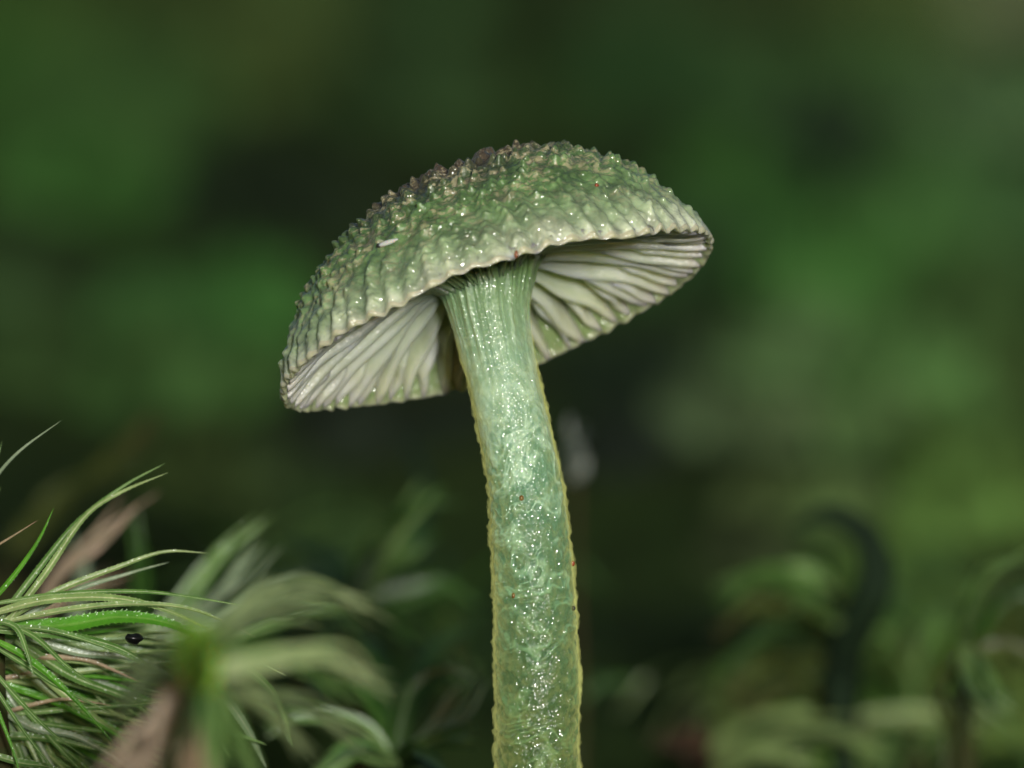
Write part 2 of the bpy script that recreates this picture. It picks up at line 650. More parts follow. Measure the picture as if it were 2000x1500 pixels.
# ---------------------------------------------------------- the blurred bank
def clump_meshes(k):
    """A moss cushion of unit radius: lumpy mound and the leaves on it."""
    n, m = 14, 26
    ph = np.linspace(0.02, math.pi * .62, n)
    th = np.linspace(0, 2 * math.pi, m, endpoint=False)
    PH, TH = np.meshgrid(ph, th, indexing='ij')
    Dv = np.stack([np.sin(PH) * np.cos(TH), np.sin(PH) * np.sin(TH), np.cos(PH)], -1)
    f = 1 + .22 * fbm(Dv.reshape(-1, 3) * 1.6 + k * 7.1, 20 + k, 3).reshape(n, m)
    V = Dv * f[..., None] * np.array([1, 1, .8])
    mound = make_mesh('mound', V, grid_faces(n, m, True)[:, ::-1])
    r = np.random.default_rng(100 + k)
    nb = 520
    z = r.uniform(-.1, 1, nb)
    a = r.uniform(0, 2 * math.pi, nb)
    q = np.sqrt(1 - np.clip(z, -1, 1) ** 2)
    d = np.stack([q * np.cos(a), q * np.sin(a), z], -1)
    ff = 1 + .22 * fbm(d * 1.6 + k * 7.1, 20 + k, 3)
    base = d * ff[:, None] * np.array([1, 1, .8]) * .96
    g = d * .7 + r.normal(0, .35, (nb, 3)) + np.array([0, 0, .25])
    g /= np.linalg.norm(g, axis=1)[:, None]
    side = np.cross(g, r.normal(0, 1, (nb, 3)))
    side /= np.linalg.norm(side, axis=1)[:, None]
    nn = np.cross(side, g)
    L = r.uniform(.22, .48, nb)[:, None]
    W = r.uniform(.025, .05, nb)[:, None]
    segs = [(0, 1.0, 0), (.4, 1.1, .05), (.75, .7, .18), (1.0, .08, .36)]
    Vb = np.stack([np.stack([base + g * L * u - side * W * ws + nn * L * cv, base + g * L * u + side * W * ws + nn * L * cv], 1)
                   for u, ws, cv in segs], 1)            # nb, 4, 2, 3
    idx = np.arange(nb)[:, None, None] * 8
    F = np.array([[0, 1, 3, 2], [2, 3, 5, 4], [4, 5, 7, 6]])[None] + idx
    fol = make_mesh('foliage', Vb.reshape(-1, 3), F.reshape(-1, 4))
    return mound, fol


CLUMPS = [clump_meshes(k) for k in range(4)]
_cm = {}


def clump_mat(rgb):  # the darkest tints carry painted shade
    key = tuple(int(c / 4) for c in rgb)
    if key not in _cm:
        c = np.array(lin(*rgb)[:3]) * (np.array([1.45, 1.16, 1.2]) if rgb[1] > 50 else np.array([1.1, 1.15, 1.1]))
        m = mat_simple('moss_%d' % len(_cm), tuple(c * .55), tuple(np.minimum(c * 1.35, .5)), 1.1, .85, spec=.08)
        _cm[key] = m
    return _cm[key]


def clump(pos, rad, rgb, label, k, group, squash=1.0, rz=0.0):
    t = thing('moss_clump', label, 'moss clump', pos, group)
    t.scale = (rad, rad, rad * squash)
    t.rotation_euler = (0, 0, rz)
    me, fo = CLUMPS[k % 4]
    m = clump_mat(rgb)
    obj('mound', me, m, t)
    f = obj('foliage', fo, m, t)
    f['kind'] = 'stuff'
    return t


def clump_at(X, Y, rpx, rgb, label, k, group, squash=1.0):
    p = on_bank(X, Y)
    r = rpx * 1.3 / 100 * (D + p.y) / D
    return clump((p.x, p.y, p.z - r * .5), r, rgb, label, k, group, 1.15 + .5 * ((k * 7) % 5) / 4, rz=k * 1.7)


PATCH = [  # x, y, radius (photo pixels), moss colour with the bank's dappled light and shade painted in
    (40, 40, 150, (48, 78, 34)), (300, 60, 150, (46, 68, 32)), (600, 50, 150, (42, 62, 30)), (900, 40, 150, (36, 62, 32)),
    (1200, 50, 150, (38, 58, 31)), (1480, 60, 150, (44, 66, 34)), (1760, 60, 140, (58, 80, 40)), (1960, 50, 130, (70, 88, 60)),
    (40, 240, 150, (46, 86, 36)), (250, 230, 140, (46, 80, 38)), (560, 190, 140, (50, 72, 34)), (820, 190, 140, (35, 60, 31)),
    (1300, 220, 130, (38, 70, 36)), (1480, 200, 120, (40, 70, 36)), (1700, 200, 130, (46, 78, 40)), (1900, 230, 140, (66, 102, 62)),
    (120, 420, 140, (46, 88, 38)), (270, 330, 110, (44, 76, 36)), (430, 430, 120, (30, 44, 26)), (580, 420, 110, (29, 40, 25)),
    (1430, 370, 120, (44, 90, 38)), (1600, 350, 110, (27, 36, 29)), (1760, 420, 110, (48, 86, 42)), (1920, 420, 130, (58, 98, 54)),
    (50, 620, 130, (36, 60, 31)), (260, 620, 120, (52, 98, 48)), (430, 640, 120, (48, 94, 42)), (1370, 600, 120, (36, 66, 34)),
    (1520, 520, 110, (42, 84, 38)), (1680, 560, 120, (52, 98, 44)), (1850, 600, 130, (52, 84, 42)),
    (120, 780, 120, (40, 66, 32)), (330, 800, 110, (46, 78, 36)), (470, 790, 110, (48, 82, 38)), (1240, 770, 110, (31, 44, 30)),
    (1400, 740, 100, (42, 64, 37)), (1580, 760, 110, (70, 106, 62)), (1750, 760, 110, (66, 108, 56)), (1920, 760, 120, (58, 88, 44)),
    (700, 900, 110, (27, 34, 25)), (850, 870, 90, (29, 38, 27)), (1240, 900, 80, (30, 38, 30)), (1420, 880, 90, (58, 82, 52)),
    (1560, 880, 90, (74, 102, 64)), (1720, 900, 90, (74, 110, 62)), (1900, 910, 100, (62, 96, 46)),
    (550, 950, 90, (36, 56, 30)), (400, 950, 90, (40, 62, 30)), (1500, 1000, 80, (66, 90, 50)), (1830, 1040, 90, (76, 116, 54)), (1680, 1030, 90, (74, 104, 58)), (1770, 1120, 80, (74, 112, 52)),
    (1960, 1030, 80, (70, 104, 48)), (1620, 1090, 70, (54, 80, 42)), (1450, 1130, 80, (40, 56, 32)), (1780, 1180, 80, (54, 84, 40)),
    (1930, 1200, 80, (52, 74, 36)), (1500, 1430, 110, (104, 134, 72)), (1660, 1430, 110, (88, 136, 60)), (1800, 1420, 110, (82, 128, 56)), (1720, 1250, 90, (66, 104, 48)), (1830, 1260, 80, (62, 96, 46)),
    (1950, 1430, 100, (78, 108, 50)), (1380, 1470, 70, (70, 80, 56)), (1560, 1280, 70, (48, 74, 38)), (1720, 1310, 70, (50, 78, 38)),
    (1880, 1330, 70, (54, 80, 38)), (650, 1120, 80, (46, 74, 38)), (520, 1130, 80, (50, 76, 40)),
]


def tone(c):
    g = c[1]
    if g < 50:  # shade gaps on the bank, put into the clump colour
        return 'shade-coloured', 'shade-coloured moss clumps on the bank'
    if g < 72:
        return 'dark olive green', 'olive moss clumps on the bank'
    if g < 92:
        return 'mid green', 'mid green moss clumps on the bank'
    if c[2] > 58:
        return 'pale greyish green', 'greyish moss clumps on the bank'
    return 'bright green', 'bright moss clumps on the bank'


prr = random.Random(8)
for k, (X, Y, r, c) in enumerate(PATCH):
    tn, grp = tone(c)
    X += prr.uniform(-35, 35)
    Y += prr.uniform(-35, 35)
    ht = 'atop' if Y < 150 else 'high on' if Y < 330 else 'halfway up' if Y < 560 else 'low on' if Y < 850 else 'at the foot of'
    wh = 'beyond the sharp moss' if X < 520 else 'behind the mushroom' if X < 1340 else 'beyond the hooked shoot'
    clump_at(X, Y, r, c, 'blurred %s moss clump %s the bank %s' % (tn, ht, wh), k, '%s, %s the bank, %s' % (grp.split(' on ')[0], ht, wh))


# -------------------------------------------------------------- the mushroom
BASE = Vector((.58, .1, G0 - .1))
mush = thing('mushroom', 'green mushroom with a warty tilted cap, pale gills and wrinkled wet stem', 'mushroom', BASE)

CAP_C = px(970, 622)
ax = Vector((-.324, .227, .9185)).normalized()
xd = Vector((.943, 0, .333))
xd = (xd - ax * xd.dot(ax)).normalized()
yd = ax.cross(xd)
CAP_R = Matrix((xd, yd, ax)).transposed()

NR = 60                                            # scallops of the margin
TOP_P = [(0.0, 2.82), (.8, 2.80), (1.6, 2.64), (2.3, 2.35), (2.9, 1.95), (3.4, 1.52), (3.8, 1.08), (4.12, .66), (4.34, .31), (4.44, .10)]
RIM_P = [(4.44, .10), (4.46, .03), (4.44, -.02), (4.40, -.005), (4.35, .06)]
UND_P = [(4.35, .06), (4.05, .44), (3.6, .90), (3.0, 1.42), (2.2, 1.86), (1.2, 2.12), (0.0, 2.2)]


def under_z(r):
    P = np.array(UND_P[::-1])
    return np.interp(r, P[:, 0], P[:, 1])


def rim_phase(th):
    return NR * th + .8 * np.sin(3 * th + 1.0) + .6 * np.sin(7 * th)


def rim_wave(th):
    """Up-and-down wave of the margin, in mm."""
    return (-.05 + .06 * np.cos(th) + .034 * np.cos(rim_phase(th)) * (1 + .9 * np.sin(5 * th + 2) * np.sin(13 * th)) + .05 * np.sin(3 * th + .6) + .035 * np.sin(5 * th + 2.2)
            + .04 * np.sin(11 * th + 1.3) * np.clip(-np.sin(th), 0, 1))


def build_cap():
    nt_, nr_, nu_ = 340, 22, 46
    m = 1040
    A = catmull([(p[0], p[1], 0) for p in TOP_P], nt_)
    Bp = catmull([(p[0], p[1], 0) for p in RIM_P], nr_)[1:]
    Cp = catmull([(p[0], p[1], 0) for p in UND_P], nu_)[1:]
    prof = np.vstack([A, Bp, Cp])[:, :2]
    prof[0, 0] = 1e-3
    prof[-1, 0] = 1e-3
    prof[:, 0] = np.maximum(prof[:, 0], 1e-3)
    n = len(prof)
    tg = np.gradient(prof, axis=0)
    tg /= np.linalg.norm(tg, axis=1)[:, None]
    nrm = np.stack([-tg[:, 1], tg[:, 0]], -1)      # outward of the closed profile (r right, z up, going outward then under)
    nrm = np.where((nrm[:, 1:2] < 0) & (np.arange(n)[:, None] < nt_), -nrm, nrm)
    seg = np.concatenate([[0], np.cumsum(np.linalg.norm(np.diff(prof[:nt_], axis=0), axis=1))])
    th = np.linspace(0, 2 * math.pi, m, endpoint=False)
    rr = prof[:, 0][:, None] * np.ones(m)
    disp = np.zeros((n, m))
    wart = np.zeros((n, m))
    # warts: rings of blunt cones, each ring jittered
    r = .12
    rgn = np.random.default_rng(4)
    while r < 4.34:
        f = r / 4.4
        sp = .41 - .12 * np.clip((f - .25) / .4, 0, 1)
        cnt = max(3, int(2 * math.pi * r / sp))
        off = rgn.uniform(0, 6.28)
        for q in range(cnt):
            if rgn.random() < .07:
                continue
            t0 = off + (q + rgn.uniform(-.34, .34)) * 2 * math.pi / cnt
            r0 = r + rgn.uniform(-.13, .13)
            if r0 < .03 or r0 > 4.36:
                continue
            s0 = np.interp(r0, prof[:nt_, 0], seg)
            H = (.245 * (1 - .42 * np.clip((f - .25) / .4, 0, 1) - .38 * np.clip((f - .68) / .25, 0, 1))) * rgn.uniform(.45, 1.35)
            R = rgn.uniform(.19, .32) * (1 - .36 * np.clip((f - .1) / .6, 0, 1))
            el = 1.0 + .45 * np.clip((f - .55) / .4, 0, 1)       # drawn out along the radius near the margin
            i0, i1 = np.searchsorted(seg, [s0 - R * el, s0 + R * el * .75])
            i1 = min(i1 + 1, nt_)
            if i1 <= i0:
                continue
            dth = min(math.pi, R * 1.3 / max(r0 - R, .06))
            cols = np.arange(int((t0 - dth) / (2 * math.pi) * m), int((t0 + dth) / (2 * math.pi) * m) + 2)
            if len(cols) > m:
                cols = np.arange(m)
            cm = cols % m
            ds = seg[i0:i1, None] - s0
            ds = np.where(ds < 0, ds / el, ds / (.8 * el))         # steeper on the outer side
            dt = (th[cm][None, :] - t0 + math.pi) % (2 * math.pi) - math.pi
            rloc = prof[i0:i1, 0][:, None]
            dx = rloc * np.sin(np.clip(dt, -1.57, 1.57))
            skew = rgn.uniform(-.4, .4)
            d = np.sqrt(ds ** 2 + (dx + skew * ds) ** 2) / R
            k = np.clip(1 - d, 0, 1)
            k = k ** 1.15 * (1.0 + .15 * k)
            k = np.minimum(k, .86)
            h = H * k
            blk = disp[np.ix_(np.arange(i0, i1), cm)]
            disp[np.ix_(np.arange(i0, i1), cm)] = np.maximum(blk, h)
            wb = wart[np.ix_(np.arange(i0, i1), cm)]
            wart[np.ix_(np.arange(i0, i1), cm)] = np.maximum(wb, k)
        r += sp * .80
    for q in range(2600):
        r0 = 4.38 * math.sqrt(rgn.uniform(.02, 1))
        t0 = rgn.uniform(0, 2 * math.pi)
        f = r0 / 4.4
        s0 = np.interp(r0, prof[:nt_, 0], seg)
        R = rgn.uniform(.05, .12)
        H = R * rgn.uniform(.3, .65) * (1 - .3 * f)
        i0, i1 = np.searchsorted(seg, [s0 - R, s0 + R])
        dth = R * 1.2 / r0
        cols = np.arange(int((t0 - dth) / (2 * math.pi) * m), int((t0 + dth) / (2 * math.pi) * m) + 2)
        cm = cols % m
        if i1 - i0 < 2:
            continue
        dt = (th[cm][None, :] - t0 + math.pi) % (2 * math.pi) - math.pi
        d2 = ((seg[i0:i1, None] - s0) ** 2 + (prof[i0:i1, 0][:, None] * dt) ** 2) / R ** 2
        disp[np.ix_(np.arange(i0, i1), cm)] += H * np.clip(1 - d2, 0, 1) ** 1.3
    rel = np.clip(prof[:, 0] / 4.4, 0, 1)
    rel_top = np.where(np.arange(n) < nt_, rel, 1)
    rib = np.clip((rel_top - .74) / .24, 0, 1)
    ribfade = np.where(np.arange(n) < nt_ + nr_ // 2, 1.0, np.clip(1 - (np.arange(n) - nt_ - nr_ // 2) / 22, 0, 1))
    cosw = np.cos(rim_phase(th) + .35 * np.sin(19 * th))
    ribs = .5 * cosw
    disp += (rib * ribfade)[:, None] * (ribs * np.clip(.75 + .5 * np.sin(4 * th + 1) * np.sin(9 * th) + .35 * np.sin(17 * th), .15, 1.4))[None, :] * (.052 - .024 * np.clip(-np.cos(th), 0, 1))[None, :]
    X = rr * np.cos(th)
    Y = rr * np.sin(th)
    Z = prof[:, 1][:, None] * np.ones(m)
    P = np.stack([X, Y, Z], -1).reshape(-1, 3)
    up = (np.arange(n) < nt_)[:, None].astype(float)
    disp += (fbm(P * 5.5, 40, 3, .55).reshape(n, m) * .028 + fbm(P * 1.5, 45, 2).reshape(n, m) * .045) * (.25 + .75 * up) * (1 - .45 * rib[:, None] * up)
    rr2 = rr + nrm[:, 0][:, None] * disp
    Z2 = Z + nrm[:, 1][:, None] * disp
    Z2 *= 1 + up * .36 * np.clip(rr * np.cos(th)[None, :] / 4.4, 0, 1) ** 1.7     # fuller on its higher side
    edge = np.clip((rel - .72) / .26, 0, 1) ** 1.6
    Z2 += edge[:, None] * rim_wave(th)[None, :]
    rr2 *= 1 + edge[:, None] * (.010 * np.sin(2 * th + .4) + .005 * np.cos(rim_phase(th)))[None, :]
    V = np.stack([rr2 * np.cos(th), rr2 * np.sin(th), Z2], -1)
    radv = np.concatenate([np.linspace(0, 1, nt_), np.linspace(1, 1.05, nr_ - 1), 1.05 + .95 * (1 - prof[nt_ + nr_ - 1:, 0] / 4.35)])
    me = make_mesh('cap', V, grid_faces(n, m, True)[:, ::-1], {'rad': np.repeat(radv, m), 'wart': wart.ravel()})
    o = obj('cap', me, M_CAP, mush)
    o.location = CAP_C - BASE
    o.rotation_euler = CAP_R.to_euler()
    o['label'] = 'domed warty cap, brown at the crown, green below, with a pale scalloped rim'
    return o


cap = build_cap()

EDGE_P = np.array([(.50, .55), (.85, .78), (1.0, .91), (1.2, .97), (1.6, .93), (2.2, .77), (3.0, .48), (3.6, .27), (4.0, .10), (4.25, .02), (4.40, -.01)])


def gill_mesh(th0, r_in, r_out, thick, short, seed):
    rg = np.random.default_rng(seed)
    n = 30
    r = np.linspace(r_in, r_out, n)
    t = np.linspace(0, 1, n)
    zt = under_z(r) + .10
    ze = np.interp(r, EDGE_P[:, 0], EDGE_P[:, 1])
    if short:
        ze = zt + (ze - zt) * np.clip(t / .55, 0.02, 1) ** .7 * .94
    ze = ze + .05 * np.sin(t * 7 + rg.uniform(0, 6)) * np.sin(t * math.pi) * (.6 if short else 1)
    ed = np.clip((r / 4.4 - .72) / .26, 0, 1) ** 1.6
    wv = float(rim_wave(np.array([th0]))[0])
    ze = ze + ed * wv
    zt = zt + ed * wv
    if not short:
        zt[r < 1.0] = np.maximum(zt[r < 1.0], 1.2)
    w0 = thick * np.clip(r / 3.2, .30, 1.05) * (1 - .45 * t ** 6)
    lat = (.07 * np.sin(t * 5 + rg.uniform(0, 6)) + .05 * np.sin(t * 11 + rg.uniform(0, 6))) * np.clip(t * 3, 0, 1) * np.clip((1 - t) * 4, .2, 1)
    sect = [(-.72, 1.0), (-.62, .55), (-.5, .22), (-.42, .07), (-.18, .0), (.18, .0), (.42, .07), (.5, .22), (.62, .55), (.72, 1.0)]
    V = []
    lean = rg.uniform(-.12, .12)
    for sx, f in sect:
        z = ze + (zt - ze) * f
        x = lat + sx * w0 + lean * (1 - f) * np.sin(t * math.pi) * 1.2
        V.append(np.stack([r * math.cos(th0) - x * math.sin(th0), r * math.sin(th0) + x * math.cos(th0), z], -1))
    V = np.stack(V, 1)
    k = len(sect)
    F = grid_faces(n, k, True)
    Vf = V.reshape(-1, 3)
    me = make_mesh('gill', Vf, F, {'along': np.repeat((r - .6) / 3.65, k)})
    return me


NG = 72
gj = random.Random(3)
for q in range(NG):                                 # long gills with shorter ones between
    th0 = 2 * math.pi * (q + gj.uniform(-.16, .16)) / NG
    if q % 2 == 0:
        me = gill_mesh(th0, .5, 4.38, gj.uniform(.17, .23), False, q)
    else:
        me = gill_mesh(th0, gj.uniform(1.5, 2.9), 4.36, gj.uniform(.13, .18), True, q)
    obj('gill', me, M_GILL, cap)


def build_stem():
    # centre line in photograph pixels and depth, half width in mm
    pts = [(930, 470, .75), (938, 510, .62), (948, 555, .45), (956, 610, .25), (966, 660, .08), (976, 710, -.08), (993, 785, -.25), (1013, 880, -.36), (1030, 980, -.40),
           (1040, 1090, -.38), (1046, 1200, -.30), (1050, 1350, -.15), (1051, 1500, 0), (1056, 1720, .1)]
    P = [tuple(px(*q) - BASE) for q in pts]
    n, m = 620, 240
    C = catmull(P, n)
    # radius by image height of the centre line
    zc = C[:, 2] + BASE.z
    yy = 750 - zc * 100
    R = np.interp(yy, [470, 510, 540, 570, 600, 630, 660, 710, 785, 880, 980, 1090, 1200, 1350, 1500, 1720],
                  [1.75, 1.32, 1.04, .87, .785, .73, .70, .675, .68, .71, .73, .755, .79, .80, .82, .87])
    T = np.gradient(C, axis=0)
    T /= np.linalg.norm(T, axis=1)[:, None]
    A = np.cross(T, np.array([0, 1.0, 0]))
    A /= np.linalg.norm(A, axis=1)[:, None]
    B = np.cross(T, A)
    th = np.linspace(0, 2 * math.pi, m, endpoint=False)
    d = A[:, None, :] * np.cos(th)[None, :, None] + B[:, None, :] * np.sin(th)[None, :, None]
    base = C[:, None, :] + d * R[:, None, None]
    s = np.concatenate([[0], np.cumsum(np.linalg.norm(np.diff(C, axis=0), axis=1))])
    Q = np.stack([np.cos(th)[None, :] * .85 * np.ones((n, 1)), np.sin(th)[None, :] * .85 * np.ones((n, 1)), s[:, None] * np.ones(m)], -1).reshape(-1, 3)
    # slanting crinkles: warped ridged noise, finer down than across
    wp = fbm(Q * 1.6, 60, 2).reshape(-1, 1)
    Qw = Q + wp * np.array([.25, .25, .35])
    rid = 1 - np.abs(fbm(Qw * np.array([1.5, 1.5, 3.6]) + np.array([0, 0, 1.0]) * (Q[:, :1] * .9), 63, 2, .45)) * 1.5
    rid = np.clip(rid, 0, 1).reshape(n, m) ** 1.5
    rid2 = np.clip(1 - np.abs(fbm(Qw * np.array([4.5, 4.5, 9.0]), 67, 2)) * 1.6, 0, 1).reshape(n, m)
    crk = .66 * rid + .34 * rid2
    low = np.clip((s - 3.2) / 2.4, 0, 1)[:, None]             # smooth and fibrous near the apex, crinkled below
    ang = th[None, :] * np.ones((n, 1))
    Pf = np.stack([np.cos(ang) * 9, np.sin(ang) * 9, s[:, None] * .55 * np.ones(m)], -1).reshape(-1, 3)
    fib = fbm(Pf, 70, 3).reshape(n, m)
    top = np.clip(1 - (s - 1.5) / 1.7, 0, 1)[:, None]
    gran = fbm(Q * 9.0, 75, 2).reshape(n, m)
    lump = fbm(Q * np.array([1.0, 1.0, .9]), 79, 2).reshape(n, m)
    disp = crk * (.006 + .026 * low) + fib * .045 * top + gran * (.008 + .012 * low) + lump * (.02 + .02 * low)
    disp -= .03 * low
    V = base + d * disp[:, :, None]
    ridge = np.clip(crk * (.35 + .65 * low) + .42 * (1 - low) * (1 - top) + .35 * np.clip(fib, -1, 1) * top + .12 * top, 0, 1)
    me = make_mesh('stem', V, grid_faces(n, m, True), {'t': np.repeat(s / s[-1], m), 'ridge': ridge.ravel()})
    o = obj('stem', me, M_STEM, mush)
    o['label'] = 'pale green wrinkled wet stem'
    # thin gelatinous yellow coat round the flesh, granular outside
    i0 = int(np.searchsorted(s, 1.25))
    n2 = n - i0
    fade = np.clip((s[i0:] - 1.25) / 2.2, 0, 1)[:, None]
    g2 = np.clip(fbm(Q * np.array([7.5, 7.5, 7.5]), 91, 2).reshape(n, m)[i0:], -.5, 1)
    out = V[i0:] + d[i0:] * (.012 + fade * (.042 + .042 * g2 + .012 * lump[i0:]))[:, :, None]
    inn = C[i0:, None, :] + d[i0:] * (R[i0:] * .8)[:, None, None]
    ring = np.concatenate([out, inn[::-1], out[:1]], 0)
    cm = make_mesh('coat', ring[:-1], np.vstack([grid_faces(2 * n2, m, True),
                   np.stack([(2 * n2 - 1) * m + np.arange(m), (2 * n2 - 1) * m + (np.arange(m) + 1) % m, (np.arange(m) + 1) % m, np.arange(m)], -1)]))
    cmat = bpy.data.materials.new('stem_coat')
    cmat.use_nodes = True
    cn, cl = cmat.node_tree.nodes, cmat.node_tree.links
    cn.remove(cn['Principled BSDF'])
    pv = cn.new('ShaderNodeVolumePrincipled')
    pv.inputs['Color'].default_value = (.90, .98, .32, 1)
    pv.inputs['Density'].default_value = 1.35
    pv.inputs['Anisotropy'].default_value = -.35
    cl.new(pv.outputs[0], cn['Material Output'].inputs['Volume'])
    c = obj('coat', cm, cmat, mush)
    c['label'] = 'thin yellowish translucent granular coat round the stem'
    return o


stem = build_stem()
bpy.context.view_layer.update()


def hit(o, X, Y):
    """Point and normal where the sight line of a photograph pixel meets object o."""
    mw = o.matrix_world
    inv = mw.inverted()
    a = inv @ Vector(cam.location)
    b = inv @ px(X, Y, 40)
    ok, loc, nor, _ = o.ray_cast(a, (b - a).normalized())
    if not ok:
        return px(X, Y, 0), Vector((0, -1, 0))
    return mw @ loc, (mw.to_3x3() @ nor).normalized()


# ------------------------------------------------ specks stuck to the mushroom
def blob_mesh(name, sx, sy, sz, seed, amp=.2):
    n, m = 9, 12
    ph = np.linspace(0.01, math.pi - .01, n)
    th = np.linspace(0, 2 * math.pi, m, endpoint=False)
    PH, TH = np.meshgrid(ph, th, indexing='ij')
    Dv = np.stack([np.sin(PH) * np.cos(TH), np.sin(PH) * np.sin(TH), np.cos(PH)], -1)
    f = 1 + amp * fbm(Dv.reshape(-1, 3) * 1.4 + seed, seed, 2).reshape(n, m)
    return make_mesh(name, Dv * f[..., None] * np.array([sx, sy, sz]), grid_faces(n, m, True)[:, ::-1])


M_AMBER = mat_simple('amber_speck', (.20, .12, .03), rough=.2, sss=.03)
M_RED = mat_simple('red_speck', (.26, .05, .02), rough=.25)
M_BROWN = mat_simple('brown_speck', (.22, .07, .02), rough=.3)
M_BLACK = mat_simple('black_speck', (.006, .006, .006), rough=.3)
M_WHITE = mat_simple('white_body', (.55, .57, .52), rough=.3, sss=.05)
for k, (o, X, Y, sx, sy, sz, m, lab) in enumerate([
        (stem, 1018, 973, .045, .04, .055, M_AMBER, 'tiny round amber grain stuck halfway down the green stem'),
        (stem, 1003, 1163, .036, .036, .055, M_AMBER, 'tiny oval amber grain stuck low on the green stem'),
        (stem, 1117, 1101, .04, .04, .06, M_RED, 'tiny red grain on the right edge of the stem'),
        (stem, 1119, 1188, .045, .045, .05, M_BLACK, 'tiny black grain on the right edge of the stem'),
        (cap, 1009, 497, .035, .04, .085, M_BROWN, 'tiny brown crumb on the pale front rim of the cap'),
        (cap, 1165, 363, .04, .04, .04, M_RED, 'tiny reddish grain among the warts of the cap'),
        (cap, 1180, 552, .05, .05, .05, M_AMBER, 'tiny amber bead on the gills under the cap')]):
    p, nr = hit(o, X, Y)
    g = obj('grain', blob_mesh('grain', sx, sy, sz, k + 1), m, None, p + nr * .015)
    tag(g, lab, 'grain')

p1, n1 = hit(cap, 779, 470)
p2, n2 = hit(cap, 744, 482)
larva = thing('larva', 'tiny white rod-shaped larva with a black head lying on the cap', 'larva', p2)
lift = (n1 + n2).normalized() * .055
a = Vector((0, 0, 0)) + lift
b = (p1 - p2) + lift
pp = [tuple(a), tuple(a.lerp(b, .35)), tuple(a.lerp(b, .7)), tuple(b)]
tube('body', pp, [.035, .05, .052, .04, .015], M_WHITE, larva, n=14, sides=10)
h = obj('head', blob_mesh('head', .042, .042, .042, 9, .1), M_BLACK, larva, a - (b - a).normalized() * .03)

# ------------------------------------------------- moss in focus at the left
def hero_shoot(label, base, leaves, stalk_top, stem_r=.16, name='moss_shoot', teeth=26, stalk=M_STALK, feather=3):
    b = Vector(base)
    t = thing(name, label, 'moss', b)
    st = Vector(stalk_top) - b
    tube('stalk', [(0, 0, -.3), tuple(st * .35 + Vector((.1, .1, 0))), tuple(st * .7), tuple(st)], [stem_r * 1.3, stem_r, stem_r], stalk, t)
    if not teeth:                                     # feathery: several thin leaves follow each sketched one
        jr = random.Random(len(leaves))
        more = []
        for pts, dep, wpx, m in leaves:
            for q in range(feather):
                j0 = [(x + jr.uniform(-1, 1) * 34 * (.25 + u / len(pts)), y + jr.uniform(-1, 1) * 34 * (.25 + u / len(pts))) for u, (x, y) in enumerate(pts)]
                more.append((j0, (dep[0], dep[1] + jr.uniform(-4, 4)), wpx * jr.uniform(.35, .6) * (1 if feather < 5 else .6), m))
        leaves = [(p_, d_, w_ * (.75 if feather < 5 else .5), m_) for p_, d_, w_, m_ in leaves] + more
    for k, (pts, dep, wpx, m, *ex) in enumerate(leaves):
        kw = ex[0] if ex else {}
        nn = len(pts)
        P = []
        for q, (x, y) in enumerate(pts):
            u = q / (nn - 1)
            dd = dep[0] + (dep[1] - dep[0]) * u
            P.append(np.array(px(x, y, dd) - b))
        V, F, A = leaf_geom(P, wpx / 100 * (.45 if teeth else 1.0), face=kw.get('face', (random.uniform(-.35, .35), -1, random.uniform(-.1, .7))),
                            fold=kw.get('fold', .55), n=kw.get('n', 30), teeth=kw.get('teeth', teeth), twist=kw.get('twist', 0))
        obj('leaf', make_mesh('leaf', V, F, A), m, t)
    return t


